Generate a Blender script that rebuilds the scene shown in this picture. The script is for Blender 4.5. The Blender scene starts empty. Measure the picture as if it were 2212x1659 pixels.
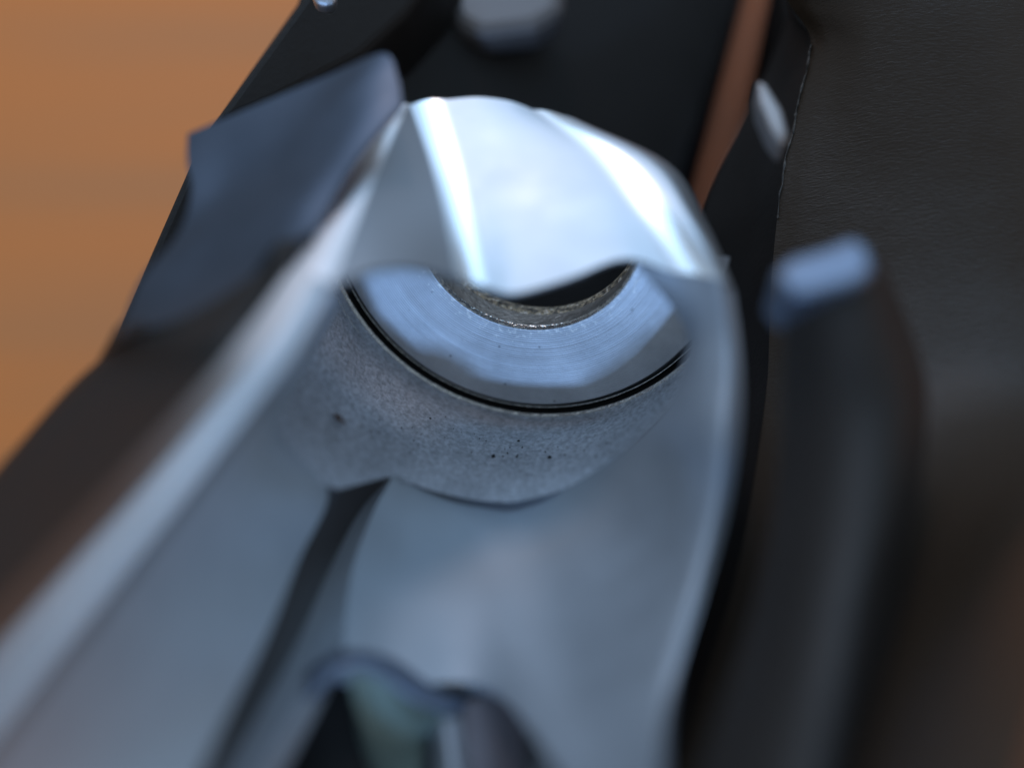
import bpy, math, random
from mathutils import Vector, Matrix, noise
random.seed(7)
S = bpy.context.scene
COL = S.collection

# ------------------------------------------------------------------ camera
F_PX, CX, CY = 3039.0, 1106.0, 829.5          # working grid 2212 x 1659
CAM_M = Matrix.Translation((0, -0.075, 0.195)) @ Matrix.Rotation(math.radians(25), 4, 'X')
cam = bpy.data.cameras.new('camera')
cam.sensor_width = 36; cam.lens = 36 * F_PX / 2212
cam.clip_start = 0.002; cam.clip_end = 50
cam.dof.use_dof = True; cam.dof.focus_distance = 0.1243
cam.dof.aperture_fstop = cam.lens / 9.2        # 9.2 mm pupil
cam.dof.aperture_blades = 0
co = bpy.data.objects.new('camera', cam); COL.objects.link(co); co.matrix_world = CAM_M
S.camera = co
CAM_R = CAM_M.to_3x3()
def P(u, v, d):                                # a point at picture position u,v and distance d (metres) before the lens
    return CAM_M @ Vector(((u - CX) / F_PX * d, -(v - CY) / F_PX * d, -d))

# ------------------------------------------------------------------ world and lamps
w = bpy.data.worlds.new('World'); S.world = w; w.use_nodes = True
bg = w.node_tree.nodes['Background']; bg.inputs[0].default_value = (0.68, 0.83, 1.0, 1); bg.inputs[1].default_value = 0.38
S.view_settings.view_transform = 'Standard'; S.view_settings.look = 'None'
S.view_settings.exposure = 0; S.view_settings.gamma = 1
S.cycles.use_denoising = True
S.cycles.max_bounces = 10; S.cycles.glossy_bounces = 6
AIM = P(1150, 700, 0.118)
def area(name, cdir, dist, sx, sy, power, colr):
    l = bpy.data.lights.new(name, 'AREA'); l.shape = 'RECTANGLE'; l.size = sx; l.size_y = sy
    l.energy = power; l.color = colr
    o = bpy.data.objects.new(name, l); COL.objects.link(o)
    d = (CAM_R @ Vector(cdir)).normalized()
    o.location = AIM + d * dist
    o.rotation_euler = d.to_track_quat('Z', 'Y').to_euler()
    return o
area('window_light', (0.02, 0.90, 0.45), 1.0, 1.0, 0.8, 5.2, (0.39, 0.66, 1.0))
area('front_light', (-0.14, -0.665, 0.733), 1.2, 0.07, 0.07, 4.4, (0.31, 0.55, 1.0))
area('warm_light', (1.0, -0.2, 0.18), 0.8, 0.4, 0.3, 0.35, (1.0, 0.62, 0.40))
area('warm_fill', (-0.12, 0.93, 0.34), 0.9, 0.12, 0.12, 0.85, (1.0, 0.70, 0.54))  # added warm fill to whiten the ridges and warm the trough, no known source

# ------------------------------------------------------------------ materials
def mat(name, color, metallic=0.0, rough=0.5, bump=None, mottled=0.0, mscale=200, spec=0.5, aniso=0):
    m = bpy.data.materials.new(name); m.use_nodes = True
    nt = m.node_tree; b = nt.nodes['Principled BSDF']
    b.inputs['Base Color'].default_value = (*color, 1)
    b.inputs['Metallic'].default_value = metallic; b.inputs['Roughness'].default_value = rough
    b.inputs['Specular IOR Level'].default_value = spec
    tc = nt.nodes.new('ShaderNodeTexCoord')
    if mottled:
        n = nt.nodes.new('ShaderNodeTexNoise'); n.inputs['Scale'].default_value = mscale; n.inputs['Detail'].default_value = 6
        nt.links.new(tc.outputs['Object'], n.inputs['Vector'])
        mx = nt.nodes.new('ShaderNodeMix'); mx.data_type = 'RGBA'
        mx.inputs[6].default_value = (*[c * (1 - mottled) for c in color], 1)
        mx.inputs[7].default_value = (*[min(1, c * (1 + mottled)) for c in color], 1)
        nt.links.new(n.outputs['Fac'], mx.inputs[0]); nt.links.new(mx.outputs[2], b.inputs['Base Color'])
        mr = nt.nodes.new('ShaderNodeMapRange'); mr.inputs['To Min'].default_value = rough * 0.85; mr.inputs['To Max'].default_value = rough * 1.15
        nt.links.new(n.outputs['Fac'], mr.inputs['Value']); nt.links.new(mr.outputs['Result'], b.inputs['Roughness'])
    if bump:
        sc, dist = bump
        n2 = nt.nodes.new('ShaderNodeTexNoise'); n2.inputs['Scale'].default_value = sc; n2.inputs['Detail'].default_value = 3
        nt.links.new(tc.outputs['Object'], n2.inputs['Vector'])
        bp = nt.nodes.new('ShaderNodeBump'); bp.inputs['Distance'].default_value = dist; bp.inputs['Strength'].default_value = 1
        nt.links.new(n2.outputs['Fac'], bp.inputs['Height']); nt.links.new(bp.outputs['Normal'], b.inputs['Normal'])
    return m
STEEL = mat('satin_steel', (0.52, 0.55, 0.58), 1.0, 0.46, mottled=0.06, mscale=300)
STEEL_ROUGH = mat('worn_steel', (0.345, 0.38, 0.42), 0.55, 0.57, mottled=0.08, mscale=300)
def blasted():
    m = bpy.data.materials.new('blasted_steel'); m.use_nodes = True
    nt = m.node_tree; b = nt.nodes['Principled BSDF']; L = nt.links.new
    tc = nt.nodes.new('ShaderNodeTexCoord')
    n = nt.nodes.new('ShaderNodeTexNoise'); n.inputs['Scale'].default_value = 2300; n.inputs['Detail'].default_value = 6; n.inputs['Roughness'].default_value = 0.68
    L(tc.outputs['Object'], n.inputs['Vector'])
    n3 = nt.nodes.new('ShaderNodeTexNoise'); n3.inputs['Scale'].default_value = 160; n3.inputs['Detail'].default_value = 5; L(tc.outputs['Object'], n3.inputs['Vector'])
    r = nt.nodes.new('ShaderNodeValToRGB'); e = r.color_ramp.elements
    e[0].position = 0.30; e[0].color = (0.36, 0.39, 0.43, 1); e[1].position = 0.64; e[1].color = (0.76, 0.80, 0.87, 1)
    L(n.outputs['Fac'], r.inputs['Fac'])
    mr = nt.nodes.new('ShaderNodeMapRange'); mr.inputs['From Min'].default_value = 0.3; mr.inputs['From Max'].default_value = 0.7; mr.inputs['To Min'].default_value = 0.92; mr.inputs['To Max'].default_value = 1.28
    L(n3.outputs['Fac'], mr.inputs['Value'])
    mx = nt.nodes.new('ShaderNodeVectorMath'); mx.operation = 'SCALE'; L(r.outputs['Color'], mx.inputs[0]); L(mr.outputs[0], mx.inputs['Scale'])
    L(mx.outputs[0], b.inputs['Base Color'])
    b.inputs['Metallic'].default_value = 0.5; b.inputs['Roughness'].default_value = 0.55
    bp = nt.nodes.new('ShaderNodeBump'); bp.inputs['Distance'].default_value = 0.0003; L(n.outputs['Fac'], bp.inputs['Height']); L(bp.outputs['Normal'], b.inputs['Normal'])
    return m
MATTE = blasted()
def ridge_highlight():
    """Steel with a highlight painted along the middle of a rounded edge."""
    m = bpy.data.materials.new('painted_highlight_steel'); m.use_nodes = True
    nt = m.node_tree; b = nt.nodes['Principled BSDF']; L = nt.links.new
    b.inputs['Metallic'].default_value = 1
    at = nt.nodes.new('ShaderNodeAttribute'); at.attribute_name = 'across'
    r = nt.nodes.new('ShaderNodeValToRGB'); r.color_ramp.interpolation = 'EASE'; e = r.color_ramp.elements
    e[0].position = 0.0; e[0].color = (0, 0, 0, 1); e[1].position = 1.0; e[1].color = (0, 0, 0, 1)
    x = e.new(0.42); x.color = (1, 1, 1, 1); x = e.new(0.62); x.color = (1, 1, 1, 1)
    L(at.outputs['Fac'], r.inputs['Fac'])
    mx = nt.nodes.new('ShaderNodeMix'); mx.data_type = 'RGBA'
    mx.inputs[6].default_value = (0.52, 0.55, 0.58, 1); mx.inputs[7].default_value = (0.95, 0.95, 0.95, 1)  # second colour is the painted highlight
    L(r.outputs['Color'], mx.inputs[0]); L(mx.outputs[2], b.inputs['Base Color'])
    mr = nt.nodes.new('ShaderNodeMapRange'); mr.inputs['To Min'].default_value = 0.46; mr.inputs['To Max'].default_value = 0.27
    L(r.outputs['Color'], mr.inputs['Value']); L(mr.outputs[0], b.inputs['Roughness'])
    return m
RIDGE_HIGHLIGHT = ridge_highlight()
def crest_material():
    """Painted light on the crest: bright at its far end, fading towards the near end."""
    m = bpy.data.materials.new('crest_highlight_steel'); m.use_nodes = True
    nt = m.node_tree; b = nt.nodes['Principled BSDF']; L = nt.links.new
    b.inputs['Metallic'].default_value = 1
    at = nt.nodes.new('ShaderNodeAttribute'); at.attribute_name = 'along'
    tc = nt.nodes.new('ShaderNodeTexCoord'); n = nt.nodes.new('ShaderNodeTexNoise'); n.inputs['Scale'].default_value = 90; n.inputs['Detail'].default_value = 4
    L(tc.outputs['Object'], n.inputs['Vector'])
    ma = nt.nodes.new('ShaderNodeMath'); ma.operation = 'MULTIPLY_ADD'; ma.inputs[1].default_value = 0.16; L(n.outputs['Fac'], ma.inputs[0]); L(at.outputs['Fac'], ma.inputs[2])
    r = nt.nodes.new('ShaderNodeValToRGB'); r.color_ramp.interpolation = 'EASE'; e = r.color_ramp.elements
    e[0].position = 0.26; e[0].color = (0.86, 0.82, 0.82, 1); e[1].position = 0.72; e[1].color = (0.17, 0.165, 0.165, 1)  # light falling off along the crest, put into the base colour
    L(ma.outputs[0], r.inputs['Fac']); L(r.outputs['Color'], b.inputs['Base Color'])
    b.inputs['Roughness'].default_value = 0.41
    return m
CREST_HIGHLIGHT = crest_material()
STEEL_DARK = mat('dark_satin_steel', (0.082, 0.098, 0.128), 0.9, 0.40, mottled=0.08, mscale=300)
DARK = mat('dark_slot', (0.15, 0.15, 0.155), 0.3, 0.6)
STEEL_WARM = mat('warm_grey_steel', (0.40, 0.37, 0.36), 0.8, 0.5)
LIPDARK = mat('smoked_steel', (0.48, 0.47, 0.45), 0.75, 0.4, bump=(2600, 0.00012), mottled=0.5, mscale=1200)
RUST = mat('rust', (0.10, 0.045, 0.02), 0.0, 0.8)
KNOB = mat('dull_grey_steel', (0.22, 0.20, 0.195), 0.8, 0.55)
SMOKE = mat('smoke_grey_steel', (0.15, 0.14, 0.155), 0.6, 0.55)
CHIP = mat('chipped_black', (0.10, 0.09, 0.08), 0.3, 0.5, bump=(1500, 0.0004), mottled=0.9, mscale=900)
FACET = mat('grey_facet_steel', (0.33, 0.345, 0.37), 0.9, 0.52)
SMOKE2 = mat('dim_grey_plastic', (0.03, 0.027, 0.03), 0.0, 0.5)
LUGB = mat('satin_black', (0.019, 0.015, 0.0125), 0.0, 0.56, spec=0.36, mottled=0.15)
WALL = mat('wall_steel', (0.55, 0.595, 0.64), 0.5, 0.55, mottled=0.08, mscale=300)
CHAMF = mat('chamfer_steel', (0.14, 0.145, 0.15), 0.9, 0.4)
EDGE = mat('bright_edge', (0.75, 0.75, 0.72), 1.0, 0.27, bump=(2500, 0.0001), mottled=0.3, mscale=1500)
NEAR_BLACK = mat('near_black', (0.012, 0.012, 0.012), 0.0, 0.6)  # even near-black for the groove and the dirt specks
BLACK = mat('black_bore', (0.006, 0.006, 0.006), 0.0, 0.7, spec=0.2)
POLY = mat('black_polymer', (0.017, 0.0145, 0.013), 0.0, 0.6, spec=0.32, bump=(1800, 0.00004), mottled=0.2)
BLUED = mat('blued_steel', (0.19, 0.235, 0.31), 0.9, 0.5)
BRONZE = mat('greenish_steel', (0.17, 0.215, 0.185), 0.9, 0.5, mottled=0.1)

def grip_material():
    m = bpy.data.materials.new('hatched_black'); m.use_nodes = True
    nt = m.node_tree; b = nt.nodes['Principled BSDF']; L = nt.links.new
    b.inputs['Base Color'].default_value = (0.036, 0.0225, 0.0132, 1); b.inputs['Roughness'].default_value = 0.43; b.inputs['Specular IOR Level'].default_value = 0.32
    tc = nt.nodes.new('ShaderNodeTexCoord'); mp = nt.nodes.new('ShaderNodeMapping')
    mp.inputs['Rotation'].default_value = (0, 0, math.radians(-35)); mp.inputs['Scale'].default_value = (1300, 6000, 2400)
    L(tc.outputs['Object'], mp.inputs['Vector'])
    n = nt.nodes.new('ShaderNodeTexNoise'); n.inputs['Scale'].default_value = 1; n.inputs['Detail'].default_value = 4; n.inputs['Distortion'].default_value = 0.6
    L(mp.outputs['Vector'], n.inputs['Vector'])
    n2 = nt.nodes.new('ShaderNodeTexNoise'); n2.inputs['Scale'].default_value = 260; n2.inputs['Detail'].default_value = 3; L(tc.outputs['Object'], n2.inputs['Vector'])
    ad = nt.nodes.new('ShaderNodeMath'); ad.operation = 'MULTIPLY_ADD'; ad.inputs[1].default_value = 0.5; L(n.outputs['Fac'], ad.inputs[0]); L(n2.outputs['Fac'], ad.inputs[2])
    bp = nt.nodes.new('ShaderNodeBump'); bp.inputs['Distance'].default_value = 0.00011; L(ad.outputs[0], bp.inputs['Height']); L(bp.outputs['Normal'], b.inputs['Normal'])
    return m
GRIP = grip_material()

# ------------------------------------------------------------------ building helpers
def tag(o, label=None, cat=None, kind=None):
    if label: o['label'] = label
    if cat: o['category'] = cat
    if kind: o['kind'] = kind
    return o
def empty(name, loc, label, cat):
    o = bpy.data.objects.new(name, None); o.empty_display_size = 0.01
    COL.objects.link(o); o.location = loc
    return tag(o, label, cat)
bpy.context.view_layer.update()
def mesh_obj(name, verts, faces, m, parent=None, smooth=True):
    me = bpy.data.meshes.new(name); me.from_pydata([tuple(v) for v in verts], [], faces); me.update()
    if smooth: me.polygons.foreach_set('use_smooth', [True] * len(me.polygons))
    me.materials.append(m)
    o = bpy.data.objects.new(name, me); COL.objects.link(o)
    if parent:
        o.parent = parent
        o.matrix_parent_inverse = Matrix.Translation(-parent.location)
    return o
def cr(p0, p1, p2, p3, t):
    return 0.5 * ((2 * p1) + (-p0 + p2) * t + (2 * p0 - 5 * p1 + 4 * p2 - p3) * t * t + (-p0 + 3 * p1 - 3 * p2 + p3) * t ** 3)
def spline(pts, n):
    out = []; k = len(pts)
    for i in range(k - 1):
        a = pts[i - 1] if i else pts[0] * 2 - pts[1]
        d = pts[i + 2] if i + 2 < k else pts[-1] * 2 - pts[-2]
        for j in range(n): out.append(cr(a, pts[i], pts[i + 1], d, j / n))
    out.append(pts[-1]); return out
def settle(u, v, d):
    """The far half of the housing leans back towards the ring."""
    t = max(0.0, min(1.0, (1080 - v) / 450)); t = t * t * (3 - 2 * t)
    return (u, v, d + (0.125 - d) * 0.21 * t) if d < 0.125 else (u, v, d)
def loft(name, rows, m, parent, thick=0.002, nr=6, nc=6, smooth_cols=True):
    """A sheet of metal through rows of control points, with real thickness behind it."""
    if parent is H: rows = [[settle(*q) for q in r] for r in rows]
    R = [[P(*q) for q in r] for r in rows]
    R = [spline(r, nc) for r in R]
    cols = [spline([r[i] for r in R], nr) for i in range(len(R[0]))]
    C, N = len(cols), len(cols[0])
    verts = [cols[c][r] for r in range(N) for c in range(C)]
    faces = [(r * C + c, r * C + c + 1, (r + 1) * C + c + 1, (r + 1) * C + c) for r in range(N - 1) for c in range(C - 1)]
    eye = CAM_M.translation
    f = faces[len(faces) // 2]
    nrm = (verts[f[1]] - verts[f[0]]).cross(verts[f[3]] - verts[f[0]])
    if nrm.dot(eye - verts[f[0]]) < 0: faces = [tuple(reversed(q)) for q in faces]
    o = mesh_obj(name, verts, faces, m, parent)
    al = o.data.attributes.new('along', 'FLOAT', 'POINT')
    al.data.foreach_set('value', [r / (N - 1) for r in range(N) for c in range(C)])
    ac = o.data.attributes.new('across', 'FLOAT', 'POINT')
    ac.data.foreach_set('value', [c / (C - 1) for r in range(N) for c in range(C)])
    edge_use = {}
    for q in faces:
        for i in range(4):
            k = tuple(sorted((q[i], q[(i + 1) % 4]))); edge_use[k] = edge_use.get(k, 0) + 1
    at = o.data.attributes.new('sharp_edge', 'BOOLEAN', 'EDGE')
    at.data.foreach_set('value', [edge_use.get(tuple(sorted(e.vertices)), 0) == 1 for e in o.data.edges])
    if thick:
        s = o.modifiers.new('thickness', 'SOLIDIFY'); s.thickness = thick; s.offset = -1; s.use_quality_normals = True
    return o

# ------------------------------------------------------------------ table
def table():
    m = bpy.data.materials.new('orange_wood'); m.use_nodes = True
    nt = m.node_tree; b = nt.nodes['Principled BSDF']; b.inputs['Roughness'].default_value = 0.55
    tc = nt.nodes.new('ShaderNodeTexCoord'); mp = nt.nodes.new('ShaderNodeMapping')
    mp.inputs['Rotation'].default_value = (0, 0, math.radians(-14)); mp.inputs['Scale'].default_value = (3, 34, 1)
    nt.links.new(tc.outputs['Object'], mp.inputs['Vector'])
    n = nt.nodes.new('ShaderNodeTexNoise'); n.inputs['Scale'].default_value = 1.6; n.inputs['Detail'].default_value = 6; n.inputs['Distortion'].default_value = 0.4
    nt.links.new(mp.outputs['Vector'], n.inputs['Vector'])
    r = nt.nodes.new('ShaderNodeValToRGB')
    r.color_ramp.elements[0].position = 0.40; r.color_ramp.elements[0].color = (0.72, 0.200, 0.022, 1)
    r.color_ramp.elements[1].position = 0.60; r.color_ramp.elements[1].color = (0.58, 0.194, 0.042, 1)
    nt.links.new(n.outputs['Fac'], r.inputs['Fac']); nt.links.new(r.outputs['Color'], b.inputs['Base Color'])
    m2 = m.copy(); m2.name = 'shaded_orange_wood'  # darker copy: shade in the gap painted into the wood colour
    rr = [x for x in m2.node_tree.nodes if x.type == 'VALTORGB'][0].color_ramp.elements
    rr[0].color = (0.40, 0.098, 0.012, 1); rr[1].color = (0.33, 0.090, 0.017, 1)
    T = empty('wooden_table', (0, 0, 0), 'orange-brown wooden table top under the steel and black parts', 'table')
    for x0, x1, mm_ in ((-0.6, 0.0098, m), (0.0102, 0.6, m2)):  # top split in two so the painted shade stays on the right
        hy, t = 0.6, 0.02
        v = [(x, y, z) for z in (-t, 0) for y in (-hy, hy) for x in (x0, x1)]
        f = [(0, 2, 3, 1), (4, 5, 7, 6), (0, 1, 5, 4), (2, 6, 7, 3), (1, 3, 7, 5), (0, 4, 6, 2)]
        o = mesh_obj('table_half', v, f, mm_, T, smooth=False)
        bv = o.modifiers.new('edge', 'BEVEL'); bv.width = 0.0006; bv.segments = 2
table()

# ------------------------------------------------------------------ steel housing
H = empty('steel_housing', P(1139, 477, 0.128), 'satin blue-grey steel tube housing with machined ring and dark round bore', 'housing')
# ring frame: local z runs along the bore axis towards the viewer
RC = P(1139, 477, 0.12)
nz = (CAM_R @ Vector((-0.233, -0.485, 1))).normalized()
nx = (CAM_R @ Vector((1, 0, 0.233))).normalized(); ny = nz.cross(nx).normalized(); nx = ny.cross(nz).normalized()
RING = Matrix((nx, ny, nz)).transposed().to_4x4(); RING.translation = RC
mm = 0.001
def revolve(name, prof, m, parent=H, a0=-220, a1=40, n=160, fz=None):
    """prof: (radius, height) in mm around the bore axis; a strip from angle a0 to a1."""
    full = abs(a1 - a0) >= 360
    verts, faces = [], []
    k = len(prof)
    for i in range(n + (0 if full else 1)):
        a = math.radians(a0 + (a1 - a0) * i / n)
        for (r, z) in prof:
            if fz: r, z = fz(a, r, z)
            verts.append((r * mm * math.cos(a), r * mm * math.sin(a), z * mm))
    for i in range(n):
        j = (i + 1) % n if full else i + 1
        for q in range(k - 1):
            faces.append((i * k + q, i * k + q + 1, j * k + q + 1, j * k + q))
    me = bpy.data.meshes.new(name); me.from_pydata(verts, [], faces); me.update()
    me.polygons.foreach_set('use_smooth', [True] * len(me.polygons)); me.materials.append(m)
    o = bpy.data.objects.new(name, me); COL.objects.link(o); o.parent = parent
    o.matrix_parent_inverse = Matrix.Translation(-parent.location); o.matrix_basis = RING
    return o

def ring_material():
    m = bpy.data.materials.new('turned_steel'); m.use_nodes = True
    nt = m.node_tree; b = nt.nodes['Principled BSDF']; L = nt.links.new
    b.inputs['Base Color'].default_value = (0.60, 0.62, 0.65, 1); b.inputs['Metallic'].default_value = 0.82; b.inputs['Roughness'].default_value = 0.44
    tc = nt.nodes.new('ShaderNodeTexCoord')
    sx = nt.nodes.new('ShaderNodeSeparateXYZ'); L(tc.outputs['Object'], sx.inputs[0])
    cx = nt.nodes.new('ShaderNodeCombineXYZ'); L(sx.outputs['X'], cx.inputs['X']); L(sx.outputs['Y'], cx.inputs['Y'])
    ln = nt.nodes.new('ShaderNodeVectorMath'); ln.operation = 'LENGTH'; L(cx.outputs[0], ln.inputs[0])
    # turning marks: fine rings, uneven in depth
    ml = nt.nodes.new('ShaderNodeMath'); ml.operation = 'MULTIPLY'; ml.inputs[1].default_value = 2 * math.pi / 0.0002
    L(ln.outputs['Value'], ml.inputs[0])
    sn = nt.nodes.new('ShaderNodeMath'); sn.operation = 'SINE'; L(ml.outputs[0], sn.inputs[0])
    w1 = nt.nodes.new('ShaderNodeMath'); w1.operation = 'MULTIPLY'; w1.inputs[1].default_value = 14000; L(ln.outputs['Value'], w1.inputs[0])
    nn = nt.nodes.new('ShaderNodeTexNoise'); nn.noise_dimensions = '1D'; nn.inputs['Detail'].default_value = 4; nn.inputs['Scale'].default_value = 1
    L(w1.outputs[0], nn.inputs['W'])
    ad = nt.nodes.new('ShaderNodeMath'); ad.operation = 'MULTIPLY_ADD'; ad.inputs[1].default_value = 0.9; L(sn.outputs[0], ad.inputs[0]); L(nn.outputs['Fac'], ad.inputs[2])
    gr = nt.nodes.new('ShaderNodeTexNoise'); gr.inputs['Scale'].default_value = 2600; gr.inputs['Detail'].default_value = 2; L(tc.outputs['Object'], gr.inputs['Vector'])
    ad2 = nt.nodes.new('ShaderNodeMath'); ad2.operation = 'MULTIPLY_ADD'; ad2.inputs[1].default_value = 0.35; L(gr.outputs['Fac'], ad2.inputs[0]); L(ad.outputs[0], ad2.inputs[2])
    bp = nt.nodes.new('ShaderNodeBump'); bp.inputs['Distance'].default_value = 0.000008; L(ad2.outputs[0], bp.inputs['Height']); L(bp.outputs['Normal'], b.inputs['Normal'])
    # scattered dark pits
    vo = nt.nodes.new('ShaderNodeTexVoronoi'); vo.inputs['Scale'].default_value = 560; L(tc.outputs['Object'], vo.inputs['Vector'])
    st = nt.nodes.new('ShaderNodeMapRange'); st.inputs['From Min'].default_value = 0.03; st.inputs['From Max'].default_value = 0.10; st.inputs['To Min'].default_value = 0.35; st.inputs['To Max'].default_value = 1.0
    L(vo.outputs['Distance'], st.inputs['Value'])
    mx = nt.nodes.new('ShaderNodeMix'); mx.data_type = 'RGBA'; mx.inputs[6].default_value = (0.12, 0.12, 0.13, 1); mx.inputs[7].default_value = (0.60, 0.62, 0.65, 1)
    L(st.outputs[0], mx.inputs[0])
    # uneven handling wear, and bright scuffs crowding round the bore
    wn = nt.nodes.new('ShaderNodeTexNoise'); wn.inputs['Scale'].default_value = 150; wn.inputs['Detail'].default_value = 7; wn.inputs['Roughness'].default_value = 0.65; L(tc.outputs['Object'], wn.inputs['Vector'])
    wr = nt.nodes.new('ShaderNodeMapRange'); wr.inputs['From Min'].default_value = 0.3; wr.inputs['From Max'].default_value = 0.7; wr.inputs['To Min'].default_value = 0.74; wr.inputs['To Max'].default_value = 1.12; L(wn.outputs['Fac'], wr.inputs['Value'])
    sc = nt.nodes.new('ShaderNodeVectorMath'); sc.operation = 'SCALE'; L(mx.outputs[2], sc.inputs[0]); L(wr.outputs[0], sc.inputs['Scale'])
    nb = nt.nodes.new('ShaderNodeMapRange'); nb.inputs['From Min'].default_value = 0.0101; nb.inputs['From Max'].default_value = 0.0122; nb.inputs['To Min'].default_value = 0.62; nb.inputs['To Max'].default_value = 0.40; L(ln.outputs['Value'], nb.inputs['Value'])
    fn = nt.nodes.new('ShaderNodeTexNoise'); fn.inputs['Scale'].default_value = 2200; fn.inputs['Detail'].default_value = 3; L(tc.outputs['Object'], fn.inputs['Vector'])
    sm = nt.nodes.new('ShaderNodeMath'); sm.operation = 'ADD'; L(fn.outputs['Fac'], sm.inputs[0]); L(nb.outputs[0], sm.inputs[1])
    th = nt.nodes.new('ShaderNodeMapRange'); th.inputs['From Min'].default_value = 1.10; th.inputs['From Max'].default_value = 1.34; L(sm.outputs[0], th.inputs['Value'])
    m3 = nt.nodes.new('ShaderNodeMix'); m3.data_type = 'RGBA'; m3.inputs[7].default_value = (0.95, 0.93, 0.88, 1)
    L(th.outputs[0], m3.inputs[0]); L(sc.outputs[0], m3.inputs[6]); L(m3.outputs[2], b.inputs['Base Color'])
    return m
def soot_material():
    m = bpy.data.materials.new('sooty_bore_lip'); m.use_nodes = True
    nt = m.node_tree; b = nt.nodes['Principled BSDF']; L = nt.links.new
    tc = nt.nodes.new('ShaderNodeTexCoord')
    n = nt.nodes.new('ShaderNodeTexNoise'); n.inputs['Scale'].default_value = 2000; n.inputs['Detail'].default_value = 5; n.inputs['Roughness'].default_value = 0.65; L(tc.outputs['Object'], n.inputs['Vector'])
    r = nt.nodes.new('ShaderNodeValToRGB'); e = r.color_ramp.elements
    e[0].position = 0.36; e[0].color = (0.05, 0.05, 0.045, 1); e[1].position = 0.64; e[1].color = (0.97, 0.96, 0.93, 1)
    x = e.new(0.47); x.color = (0.30, 0.28, 0.24, 1); x = e.new(0.55); x.color = (0.62, 0.52, 0.34, 1)
    L(n.outputs['Fac'], r.inputs['Fac']); L(r.outputs['Color'], b.inputs['Base Color'])
    b.inputs['Metallic'].default_value = 0.6; b.inputs['Roughness'].default_value = 0.4
    bp = nt.nodes.new('ShaderNodeBump'); bp.inputs['Distance'].default_value = 0.0004; L(n.outputs['Fac'], bp.inputs['Height']); L(bp.outputs['Normal'], b.inputs['Normal'])
    return m
A0, A1 = -215, -33
revolve('ring_face', [(10.1, 0), (12, 0), (14, 0), (16, 0), (17.4, 0)], ring_material(), a0=A0, a1=-12, n=240)
revolve('bore_edge', [(9.80, -0.30), (9.95, -0.08), (10.1, 0.0)], EDGE, a0=A0, a1=-5, n=240)
revolve('bore_lip', [(9.80, -0.30), (9.78, -1.2), (9.74, -2.6)], LIPDARK, a0=A0, a1=-5, n=240)
revolve('bore_burr', [(9.74, -2.6), (9.60, -3.1), (9.54, -3.7), (9.66, -4.2)], soot_material(), a0=A0, a1=-5, n=240)
revolve('bore_tube', [(9.66, -4.2), (10.3, -4.4), (10.3, -16), (0.01, -16)], BLACK, a0=A0, a1=-5, n=96)
revolve('ring_chamfer', [(17.4, 0), (17.6, -0.12), (17.95, -0.55)], CHAMF, a0=A0, a1=A1, n=240)
revolve('ring_lip', [(17.95, -0.55), (18.0, -0.52), (18.05, -0.58)], EDGE, a0=A0, a1=A1, n=240)
revolve('groove', [(18.05, -0.58), (18.07, -1.6), (18.34, -1.6), (18.36, 0.02)], NEAR_BLACK, a0=A0, a1=A1, n=240)
revolve('rim', [(18.36, 0.02), (18.40, 0.12), (18.60, 0.12), (18.62, 0.2)], EDGE, a0=A0, a1=A1, n=240)
WALL_END = [(-216, 0.8), (-196, 1.0), (-186, 4.0), (-175, 10.0), (-166, 15.0), (-157, 18.8), (-147, 19.7), (-139, 20.5), (-134, 20.6), (-130, 19.8), (-126, 17.4),
            (-122, 15.2), (-120.3, 14.6), (-118, 14.5), (-107, 14.2), (-91, 13.9), (-83, 13.0), (-75, 11.7), (-67, 9.8), (-59, 7.2), (-51, 5.0), (-33, 4.0)]
def wall_end(a, r, z):
    # the blasted wall ends in two lobes with a notch between them
    dg = math.degrees(a)
    for (a0, z0), (a1, z1) in zip(WALL_END, WALL_END[1:]):
        if a0 <= dg <= a1 + 1e-6:
            e = z0 + (z1 - z0) * (dg - a0) / (a1 - a0)
            return (r, z) if z < 0.25 else (18.8 + (r - 18.8) * e / 13.2, 0.3 + (z - 0.3) * e / 12.9)
    return r, z
revolve('chamber_wall', [(18.62, 0.2)] + [(18.8 + 0.05 * q, 0.3 + 12.9 * q / 13) for q in range(14)], MATTE, a0=-215, a1=-33, n=360, fz=wall_end)

def on_wall(u, v, r=18.95):
    """Where the line of sight through u,v meets the blasted wall."""
    o = CAM_M.translation; d = (P(u, v, 0.1) - o).normalized(); inv = RING.inverted()
    t = 0.09; a = None
    while t < 0.16:
        q = inv @ (o + d * t)
        if q.z < 0.02 and math.hypot(q.x, q.y) * 1000 > r: return q
        if math.hypot(q.x, q.y) * 1000 > r and a is not None: return q
        if math.hypot(q.x, q.y) * 1000 < r: a = q
        t += 0.0001
    return q
def crumbs(name, spots, m):
    verts, faces = [], []
    for (u, v, sz, st) in spots:
        c = on_wall(u, v); rad = Vector((c.x, c.y, 0)).normalized(); tang = Vector((-rad.y, rad.x, 0))
        k = len(verts)
        for i in range(6):
            a = i * math.pi / 3 + random.random() * 0.6; rr = 1.35 * sz * mm * (0.6 + 0.6 * random.random())
            verts.append(c + tang * (math.cos(a) * rr * st) + Vector((0, 0, math.sin(a) * rr)) + rad * 0.0001)
        verts.append(c - rad * sz * mm * 0.7 + tang * sz * mm * 0.2)
        faces += [(k + i, k + (i + 1) % 6, k + 6) for i in range(6)]
    me = bpy.data.meshes.new(name); me.from_pydata([tuple(v) for v in verts], [], faces); me.update(); me.materials.append(m)
    o = bpy.data.objects.new(name, me); COL.objects.link(o); o.parent = H
    o.matrix_parent_inverse = Matrix.Translation(-H.location); o.matrix_basis = RING
    return o
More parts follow.
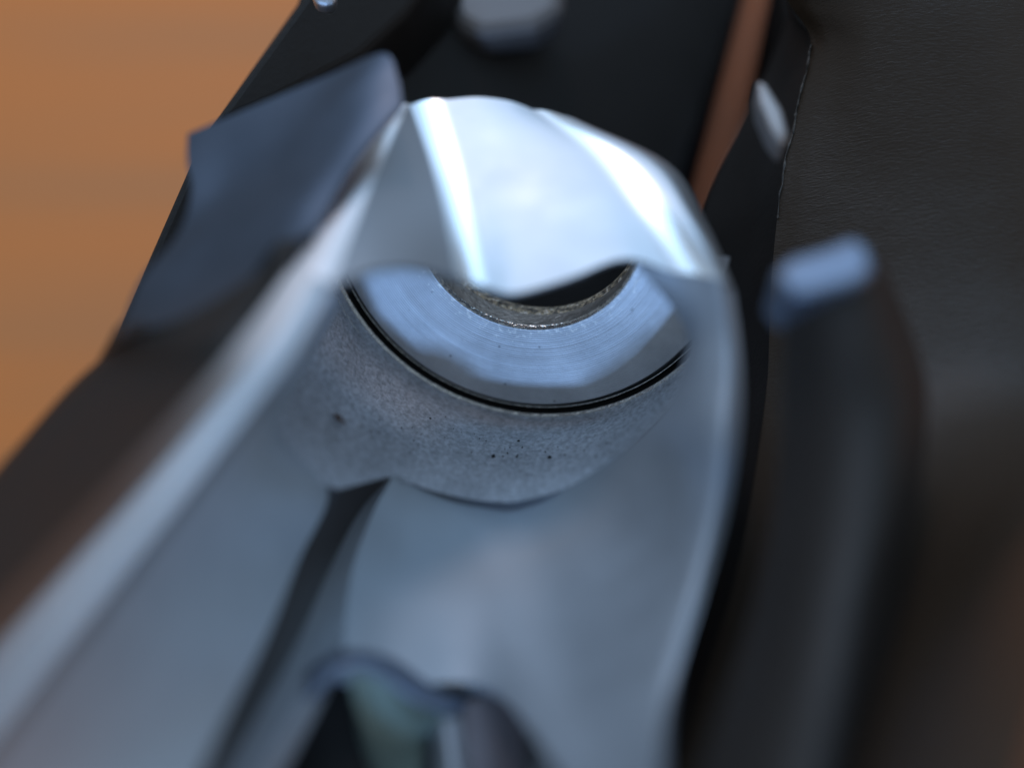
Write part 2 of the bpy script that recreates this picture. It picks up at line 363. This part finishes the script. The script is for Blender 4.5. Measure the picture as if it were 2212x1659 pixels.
crumbs('rust_fleck', [(733, 902, .34, 1.5), (742, 909, .22, 1.1)], RUST)
dots = [(1120, 953, .20, 1.2), (1065, 983, .17, 1.0), (1187, 986, .17, 1.0), (930, 903, .10, 1.3), (962, 900, .10, 1.2), (1128, 966, .09, 1), (1256, 914, .11, 1.6), (1230, 921, .10, 1.5),
        (872, 862, .09, 1), (660, 778, .12, 1), (652, 840, .11, 1), (980, 925, .07, 1), (1012, 896, .08, 1.4), (1116, 985, .08, 1), (1185, 1012, .07, 1), (1025, 938, .07, 1), (1312, 905, .07, 1), (1090, 920, .06, 1), (800, 930, .07, 1), (905, 960, .06, 1)]
tag(crumbs('dirt_specks', dots + [(random.uniform(640, 1330), random.uniform(905, 985), random.uniform(.04, .08), 1) for _ in range(70)], NEAR_BLACK), kind='stuff')
revolve('scratch', [(18.86, 1.25), (18.80, 1.29), (18.86, 1.33)], EDGE, a0=-165, a1=-149, n=30)
revolve('scratch', [(18.86, 0.80), (18.80, 0.84), (18.86, 0.88)], EDGE, a0=-172, a1=-158, n=30)

# near lofted walls
loft('hood', [
    [(965, 214, .1146), (1030, 209, .1148), (1090, 215, .1149), (1125, 225, .1149), (1150, 236, .1147)],
    [(1000, 330, .1112), (1070, 325, .1114), (1150, 325, .1114), (1220, 328, .1113), (1270, 335, .1111)],
    [(1030, 460, .1072), (1100, 455, .1074), (1200, 445, .1074), (1300, 448, .1073), (1372, 460, .1071)],
    [(1062, 624, .1028), (1115, 632, .1030), (1230, 600, .1035), (1350, 558, .1044), (1455, 588, .1042)],
], STEEL, H, thick=0.0005)
def between(a, b, n, sag=0):
    return [(a[0] + (b[0] - a[0]) * i / n, a[1] + (b[1] - a[1]) * i / n + sag * math.sin(math.pi * i / n), 1 / (1 / a[2] + (1 / b[2] - 1 / a[2]) * i / n)) for i in range(n + 1)]
loft('side_facet', [
    between((884, 225, .11345), (885, 226, .1136), 3),
    between((830, 340, .1072), (925, 340, .1105), 3),
    between((775, 470, .1007), (958, 460, .1064), 3),
    between((715, 616, .0938), (985, 598, .1020), 3, -32),
], FACET, H, thick=0.0005)
loft('highlight_edge', [
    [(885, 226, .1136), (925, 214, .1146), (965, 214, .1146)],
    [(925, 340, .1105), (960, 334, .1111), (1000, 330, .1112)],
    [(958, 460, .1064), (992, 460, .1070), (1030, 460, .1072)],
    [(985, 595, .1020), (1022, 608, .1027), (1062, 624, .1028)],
], RIDGE_HIGHLIGHT, H, thick=0.0005)
loft('highlight_edge', [
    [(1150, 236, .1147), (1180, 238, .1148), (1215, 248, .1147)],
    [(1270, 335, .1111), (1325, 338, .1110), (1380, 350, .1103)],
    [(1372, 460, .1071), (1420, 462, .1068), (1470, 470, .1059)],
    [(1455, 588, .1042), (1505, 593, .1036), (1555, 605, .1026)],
], RIDGE_HIGHLIGHT, H, thick=0.0005)
loft('rim_band', [
    [(1215, 248, .1147), (1235, 253, .1148), (1252, 260, .1155)],
    [(1380, 350, .1103), (1415, 348, .1106), (1442, 352, .1128)],
    [(1470, 470, .1059), (1498, 470, .1063), (1522, 474, .1096)],
    [(1555, 605, .1026), (1574, 614, .1033), (1588, 628, .1058)],
], STEEL, H, thick=0.0005)
loft('trough', [
    [(1370, 568, 0.1046), (1455, 589, 0.1042), (1505, 594, 0.1036), (1555, 606, 0.1026), (1588, 630, 0.1058)],
    [(1476, 700, 0.1070), (1500, 705, 0.1052), (1540, 712, 0.1036), (1575, 722, 0.1031), (1602, 735, 0.1058)],
    [(1474, 790, 0.1078), (1500, 800, 0.1056), (1540, 812, 0.1038), (1578, 825, 0.1030), (1607, 840, 0.1054)],
    [(1428, 890, 0.1100), (1470, 905, 0.1070), (1520, 925, 0.1040), (1565, 945, 0.1026), (1598, 965, 0.1048)],
    [(1330, 985, 0.1140), (1410, 1020, 0.1107), (1480, 1055, 0.1066), (1540, 1090, 0.1037), (1572, 1115, 0.1046)],
    [(1220, 1055, 0.1160), (1320, 1120, 0.1125), (1410, 1190, 0.1073), (1490, 1250, 0.1019), (1522, 1280, 0.1013)],
    [(1110, 1080, 0.1171), (1190, 1200, 0.1127), (1280, 1330, 0.1060), (1400, 1480, 0.0968), (1438, 1530, 0.0943)],
    [(1010, 1069, 0.1174), (1100, 1240, 0.1121), (1180, 1420, 0.1048), (1270, 1620, 0.0948), (1360, 1840, 0.0831)],
    [(955, 1058, 0.1172), (1000, 1180, 0.1143), (1040, 1310, 0.1099), (1060, 1420, 0.1062), (1075, 1500, 0.1033)],
    [(900, 1041, 0.1167), (890, 1170, 0.1139), (885, 1290, 0.1101), (880, 1390, 0.1069), (880, 1480, 0.1042)],
    [(850, 1026, 0.1160), (805, 1110, 0.1141), (762, 1230, 0.1101), (745, 1350, 0.1061), (740, 1460, 0.1029)],
], STEEL_ROUGH, H, thick=0.0012)
loft('slot_edge', [
    [(850, 1026, 0.1160), (805, 1110, 0.1141), (762, 1230, 0.1101), (745, 1350, 0.1061), (690, 1475, .1012), (520, 1780, .0930)],
    [(842, 1028, .1190), (775, 1108, .1165), (712, 1230, .1125), (664, 1340, .1085), (600, 1470, .1035), (420, 1780, .0945)],
], STEEL_ROUGH, H, thick=0.0012)
loft('slot_bed', [
    [(890, 1000, .1235), (860, 1150, .1215), (800, 1400, .1130), (640, 1800, .1000)],
    [(640, 1000, .1225), (620, 1150, .1195), (460, 1400, .1110), (300, 1800, .0960)],
], DARK, H, thick=0.0012)
CREST = [
    [(884, 225, 0.1135), (874, 222, 0.1133), (862, 238, 0.1131)],
    [(830, 340, 0.1072), (800, 335, 0.1070), (762, 350, 0.1069)],
    [(775, 470, 0.1007), (736, 462, 0.1005), (690, 468, 0.1005)],
    [(715, 612, 0.0938), (666, 600, 0.0938), (608, 605, 0.0940)],
    [(640, 745, 0.0894), (583, 735, 0.0895), (515, 735, 0.0902)],
    [(552, 860, 0.0887), (493, 850, 0.0890), (420, 850, 0.0903)],
    [(388, 1060, 0.0869), (323, 1050, 0.0874), (240, 1050, 0.0895)],
    [(240, 1235, 0.0820), (173, 1225, 0.0828), (85, 1220, 0.0856)],
    [(100, 1400, 0.0778), (33, 1390, 0.0788), (-60, 1380, 0.0822)],
    [(-60, 1595, 0.0734), (-132, 1585, 0.0745), (-230, 1575, 0.0782)],
    [(-220, 1790, 0.0695), (-297, 1780, 0.0706), (-400, 1770, 0.0745)],
]
loft('crest_edge', CREST, CREST_HIGHLIGHT, H, thick=0.0012)
loft('left_wall', [
    [(715, 612, 0.0938), (725, 630, .1020), (735, 660, .1100)],
    [(640, 745, 0.0894), (655, 775, .1020), (660, 800, .1130)],
    [(552, 860, 0.0887), (575, 885, .1010), (605, 930, .1115)],
    [(388, 1060, 0.0869), (540, 1055, .1000), (709, 1053, .1115)],
    [(240, 1235, 0.0820), (430, 1222, .0950), (648, 1205, .1080)],
    [(100, 1400, 0.0778), (335, 1395, .0900), (580, 1370, .1020)],
    [(-60, 1595, 0.0734), (200, 1600, .0845), (490, 1550, .0960)],
    [(-220, 1790, 0.0695), (60, 1810, .0795), (380, 1780, .0880)],
], WALL, H, thick=0.0014)
def side_depth(u, v):
    """Depth of the outer flank: the crest's own depth plus a falling profile away from it."""
    ax, ay = -0.485, 0.875
    ts = [((c[2][0] - 885) * ax + (c[2][1] - 226) * ay, (c[2][0] - 885) * -ay + (c[2][1] - 226) * ax, c[2][2]) for c in CREST]
    t = (u - 885) * ax + (v - 226) * ay; q = (u - 885) * -ay + (v - 226) * ax
    k = 0
    while k < len(ts) - 2 and ts[k + 1][0] < t: k += 1
    f = (t - ts[k][0]) / (ts[k + 1][0] - ts[k][0])
    f = max(f, -1.2)
    s0 = ts[k][1] + f * (ts[k + 1][1] - ts[k][1]); d0 = ts[k][2] + f * (ts[k + 1][2] - ts[k][2])
    x = max(0, q - s0)
    d0 -= 0.0110 * max(0.0, min(1.0, (380 - t) / 420))
    PR = [(0, 0), (60, .0022), (130, .0062), (200, .0096), (270, .0104), (340, .0106), (400, .0125), (450, .0170), (520, .025)]
    wv = max(0.0, min(1.0, (t - 170) / 330)); wv = wv * wv * (3 - 2 * wv); flat = 0.0125 * x / 400
    for (x0, y0), (x1, y1) in zip(PR, PR[1:]):
        if x <= x1: return d0 + wv * (y0 + (y1 - y0) * (x - x0) / (x1 - x0)) + (1 - wv) * flat
    return d0 + .02
SIDE = [[(868, 228), (858, 165), (826, 114), (700, 165), (520, 240), (405, 288)],
        [(835, 262), (800, 225), (740, 215), (640, 255), (500, 312), (404, 345)],
        [(765, 350), (720, 340), (655, 345), (570, 370), (490, 395), (414, 412)],
        [(695, 468), (640, 460), (575, 460), (505, 470), (440, 485), (385, 505)],
        [(615, 605), (560, 600), (495, 600), (425, 600), (355, 602), (305, 605)],
        [(523, 740), (455, 735), (395, 735), (335, 735), (290, 735), (255, 735)],
        ]
def fair(rows, n=4):
    R = [[(u, v, side_depth(u, v)) for u, v in r] for r in rows]
    for _ in range(n):                         # even out the depths a little
        Q = [[list(p) for p in r] for r in R]
        for i in range(len(R)):
            for j in range(1, len(R[0])):
                nb = [R[a][b][2] for a, b in ((i - 1, j), (i + 1, j), (i, j - 1), (i, j + 1)) if 0 <= a < len(R) and 0 <= b < len(R[0])]
                lin = [R[a][b][2] + R[c][d][2] for a, b, c, d in ((i - 1, j, i + 1, j), (i, j - 1, i, j + 1)) if 0 <= a and c < len(R) and 0 <= b and d < len(R[0])]
                if lin: Q[i][j][2] = 0.6 * R[i][j][2] + 0.4 * sum(lin) / (2 * len(lin))
        R = [[tuple(p) for p in r] for r in Q]
    return R
loft('outer_side', fair(SIDE, 7), STEEL_DARK, H, thick=0.0006, nr=8, nc=8)

# ------------------------------------------------------------------ small lifter at the bottom of the trough
LF = empty('lifter_plate', P(850, 1560, 0.098), 'small bent metal lifter with dark gap at the near end of trough', 'lifter')
loft('lip', [
    [(640, 1500, .1025), (672, 1440, .1028), (735, 1408, .1032), (800, 1408, .1036), (862, 1430, .1040), (925, 1475, .1045), (1010, 1520, .1052)],
    [(655, 1508, .1005), (692, 1458, .1007), (745, 1432, .1010), (800, 1432, .1013), (852, 1455, .1017), (910, 1500, .1022), (985, 1536, .1035)],
    [(672, 1520, .1002), (708, 1478, .1004), (752, 1456, .1007), (795, 1458, .1010), (838, 1480, .1014), (895, 1518, .1020), (965, 1545, .1034)],
], BLUED, LF, thick=0.0012)
loft('face', [
    [(752, 1456, .1009), (795, 1458, .1012), (838, 1480, .1016), (895, 1518, .1022), (975, 1543, .1036)],
    [(770, 1530, .1018), (808, 1540, .1024), (850, 1560, .1030), (905, 1570, .1036), (962, 1562, .1042)],
    [(800, 1610, .1020), (828, 1620, .1026), (860, 1625, .1032), (890, 1620, .1038), (920, 1600, .1044)],
    [(860, 1750, .1010), (875, 1740, .1016), (890, 1730, .1022), (905, 1700, .1030), (915, 1650, .1040)],
], BRONZE, LF, thick=0.0010)
loft('post', [
    [(925, 1545, .1048), (955, 1550, .1038), (990, 1548, .1042)],
    [(935, 1610, .1040), (968, 1612, .1028), (1003, 1610, .1034)],
    [(950, 1760, .1015), (990, 1760, .1002), (1030, 1760, .1010)],
], FACET, LF, thick=0.0010)
loft('arm', [
    [(985, 1528, .1052), (1050, 1502, .1058), (1130, 1470, .1066)],
    [(1008, 1620, .1040), (1065, 1610, .1046), (1135, 1600, .1056)],
    [(1040, 1790, .1010), (1080, 1790, .1016), (1130, 1790, .1024)],
], SMOKE, LF, thick=0.0010)
loft('base_plate', [
    [(620, 1440, .1120), (900, 1470, .1125), (1220, 1460, .1120)],
    [(520, 1620, .1080), (850, 1640, .1085), (1290, 1640, .1060)],
    [(400, 1860, .1000), (850, 1860, .1005), (1340, 1860, .1000)],
], STEEL_ROUGH, LF, thick=0.0010)
loft('well', [
    [(570, 1560, .1040), (655, 1500, .1038), (715, 1470, .1038), (780, 1470, .1042)],
    [(540, 1660, .1025), (640, 1640, .1028), (730, 1620, .1031), (830, 1610, .1035)],
    [(500, 1800, .0995), (620, 1800, .0998), (740, 1800, .1001), (870, 1800, .1005)],
], BLACK, LF, thick=0.0010)

# ------------------------------------------------------------------ black bodies
def slab(name, outline, m, parent=None, drop=None, bevel=0.0008):
    """Solid block: an outline of points and the same outline lowered to the table."""
    q3 = [(u / 1000.0, v / 1000.0, 1.0, 1.0 / d) for u, v, d in outline]; n = len(q3)   # 1/d is linear in u, v on a plane
    A = Matrix(((0.0,) * 3,) * 3); B = Vector((0.0, 0.0, 0.0))
    for a, b, c, y in q3:
        for i, x in enumerate((a, b, c)):
            B[i] += x * y
            for j, z in enumerate((a, b, c)): A[i][j] += x * z
    K = A.inverted() @ B
    top = [P(u, v, 1.0 / (K[0] * u / 1000 + K[1] * v / 1000 + K[2])) for u, v, d in outline]
    bot = [Vector((p.x, p.y, 0.0005 if drop is None else p.z - drop)) for p in top]
    v = top + bot
    f = [tuple(range(n)), tuple(reversed(range(n, 2 * n)))] + [(i, n + i, n + (i + 1) % n, (i + 1) % n) for i in range(n)]
    o = mesh_obj(name, v, f, m, parent, smooth=False)
    import bmesh
    bm = bmesh.new(); bm.from_mesh(o.data); bmesh.ops.recalc_face_normals(bm, faces=bm.faces); bm.to_mesh(o.data); bm.free()
    if bevel:
        b = o.modifiers.new('edge', 'BEVEL'); b.width = bevel; b.segments = 3; b.limit_method = 'ANGLE'
    return o
FR = empty('receiver_block', P(900, 300, 0.15), 'smooth black block behind the steel housing, its long edge against the bright orange wood', 'receiver')
slab('body', [(690, -150, .133), (640, 0, .131), (430, 300, .128), (210, 800, .120), (-30, 1190, .112), (-300, 1700, .105),
              (500, 1900, .122), (1300, 1300, .140), (1420, 560, .152), (1490, 330, .157), (1600, 10, .163), (1655, -150, .166)], POLY, FR)
slab('top_plate', [(745, -140, .1275), (690, -70, .1268), (645, 3, .1260), (440, 285, .1230), (600, 215, .1250), (780, 120, .1275), (880, 30, .1300), (950, -60, .1325), (1000, -140, .1345)], POLY, FR, drop=0.012)
slab('screw_head', [(668, -30, .1215), (725, -30, .1215), (727, 0, .1215), (708, 10, .1215), (680, 4, .1215)], STEEL, FR, drop=0.0015)
slab('knob', [(945, -60, .141), (1220, -60, .143), (1222, 25, .142), (1160, 62, .141), (1040, 78, .140), (975, 45, .140)], KNOB, FR, drop=0.004, bevel=0.0015)
SD = lambda *pts: [settle(u, v, side_depth(u, v) - 0.0008) for u, v in pts]
loft('side', [
    SD((676, 498), (672, 502), (668, 506), (664, 511), (660, 516)),
    [(608, 605, settle(*CREST[3][2])[2] + .0004)] + SD((575, 625), (530, 645), (480, 660), (430, 668)),
    [(515, 735, settle(*CREST[4][2])[2] + .0004)] + SD((455, 738), (385, 735), (320, 728), (262, 735)),
] + [[(u + du, v + dv, d + dd) for du, dv, dd in ((0, 0, .0004), (-85, -10, .0050), (-175, -28, .0098), (-238, -42, .0140), (-254, -20, .0200))]
     for u, v, d in [settle(*r[2]) for r in CREST[5:]]], POLY, FR, thick=0.002)

RB = empty('black_grip_body', P(1900, 800, 0.15), 'matte black grainy body with a pale blue tipped lug, beside the steel housing', 'grip')
loft('shell', [
    [(1640, -200, .1310), (1700, -190, .1280), (1830, -180, .1250), (2010, -180, .1246), (2240, -180, .1254), (2420, -180, .130)],
    [(1665, -60, .1290), (1730, -55, .1262), (1850, -45, .1236), (2020, -40, .1232), (2240, -40, .1240), (2420, -40, .128)],
    [(1703, 5, .1285), (1760, 15, .1260), (1870, 20, .1234), (2030, 30, .1228), (2240, 30, .1236), (2420, 30, .127)],
    [(1752, 92, .1275), (1800, 98, .1254), (1890, 105, .1232), (2040, 115, .1226), (2240, 120, .1232), (2420, 120, .126)],
    [(1722, 230, .1265), (1780, 235, .1250), (1890, 245, .1230), (2045, 260, .1222), (2240, 270, .1226), (2420, 270, .125)],
    [(1690, 380, .1255), (1755, 390, .1242), (1880, 410, .1226), (2045, 430, .1214), (2240, 440, .1216), (2420, 440, .124)],
    [(1665, 620, .1240), (1735, 630, .1226), (1860, 650, .1208), (2040, 660, .1192), (2230, 660, .1190), (2420, 660, .121)],
    [(1655, 850, .1215), (1730, 860, .1196), (1850, 870, .1172), (2020, 880, .1150), (2215, 880, .1130), (2400, 880, .113)],
    [(1600, 1200, .1142), (1700, 1200, .1116), (1800, 1200, .1094), (1950, 1200, .1030), (2090, 1200, .0940), (2210, 1200, .080)],
    [(1520, 1480, .1086), (1640, 1480, .1060), (1760, 1480, .1038), (1870, 1480, .0930), (1990, 1480, .0800), (2110, 1480, .064)],
    [(1420, 1820, .1022), (1560, 1820, .0998), (1700, 1820, .0976), (1800, 1820, .0830), (1900, 1820, .0700), (2000, 1820, .054)],
], GRIP, RB, thick=0.004, nr=8, nc=8)
loft('flank', [
    [(1640, -200, .1360), (1640, -200, .1340), (1640, -200, .1314)],
    [(1702, 4, .1360), (1702, 5, .1340), (1703, 6, .1289)],
    [(1696, 50, .1380), (1720, 70, .1335), (1752, 93, .1279)],
    [(1655, 150, .1390), (1690, 185, .1330), (1722, 231, .1269)],
    [(1600, 262, .1380), (1650, 320, .1315), (1690, 381, .1259)],
    [(1520, 450, .1370), (1590, 540, .1310), (1665, 621, .1244)],
    [(1470, 700, .1350), (1560, 780, .1290), (1655, 851, .1219)],
    [(1440, 1000, .1320), (1520, 1100, .1240), (1600, 1201, .1146)],
    [(1380, 1350, .1260), (1450, 1420, .1170), (1520, 1481, .1090)],
    [(1280, 1820, .1170), (1350, 1820, .1090), (1420, 1821, .1026)],
], POLY, RB, thick=0.004)
slab('core', [(1690, -190, .146), (1705, 60, .145), (1612, 262, .144), (1535, 450, .143), (1620, 700, .141), (1560, 1000, .138), (1470, 1350, .132), (1370, 1820, .123),
              (1900, 1820, .100), (2060, 1450, .108), (2180, 1100, .116), (2380, 700, .128), (2440, -60, .138)], POLY, RB)
slab('lug', [(1672, 590, 0.0970), (1700, 556, 0.0972), (1790, 530, 0.0976), (1850, 505, 0.0980), (1880, 535, 0.0974), (1893, 585, 0.0964), (1850, 612, 0.0958), (1745, 640, 0.0953), (1705, 632, 0.0956)], BLUED, RB, drop=0.006, bevel=0.0022)
loft('lug_body', [
    [(1702, 632, .0985), (1790, 626, .0975), (1865, 602, .0982), (1904, 556, .1030)],
    [(1692, 760, .1010), (1800, 750, .0972), (1905, 725, .0976), (1958, 685, .1040)],
    [(1688, 920, .1010), (1810, 905, .0966), (1940, 880, .0966), (2003, 835, .1030)],
    [(1672, 1100, .0990), (1790, 1090, .0942), (1920, 1075, .0938), (1992, 1040, .0990)],
    [(1620, 1340, .0950), (1730, 1340, .0902), (1850, 1330, .0892), (1940, 1300, .0930)],
    [(1540, 1580, .0905), (1670, 1580, .0858), (1800, 1575, .0846), (1895, 1560, .0880)],
    [(1450, 1860, .0855), (1600, 1860, .0812), (1740, 1860, .0800), (1845, 1850, .0830)],
], LUGB, RB, thick=0.0015)
slab('pin', [(1634, 168, .113), (1656, 178, .113), (1690, 235, .1125), (1703, 288, .112), (1690, 312, .1115), (1664, 275, .112), (1640, 220, .1125)], STEEL_WARM, RB, drop=0.003, bevel=0.0008)
def chipped(pts, m, parent):
    verts, faces = [], []
    line = spline([P(*q) for q in pts], 10); side = (P(1760, 200, .126) - P(1740, 200, .126)).normalized(); out = (CAM_M.translation - line[0]).normalized()
    for i, p in enumerate(line):
        w_ = 0.00004 + 0.00016 * max(0, noise.noise(p * 1500) + 0.25)
        c = p + side * 0.0002 * noise.noise(p * 900 + Vector((5, 0, 0))) + out * 0.0002
        verts += [c - side * w_ - out * 0.0004, c + out * 0.0001, c + side * w_ - out * 0.0004]
        if i: k = 3 * i; faces += [(k - 3, k - 2, k + 1, k), (k - 2, k - 1, k + 2, k + 1)]
    return mesh_obj('chipped_edge', verts, faces, m, parent)
chipped([(1752, 95, .1274), (1738, 165, .1269), (1722, 231, .1264), (1706, 310, .1259), (1690, 380, .1254), (1680, 470, .1248)], CHIP, RB)
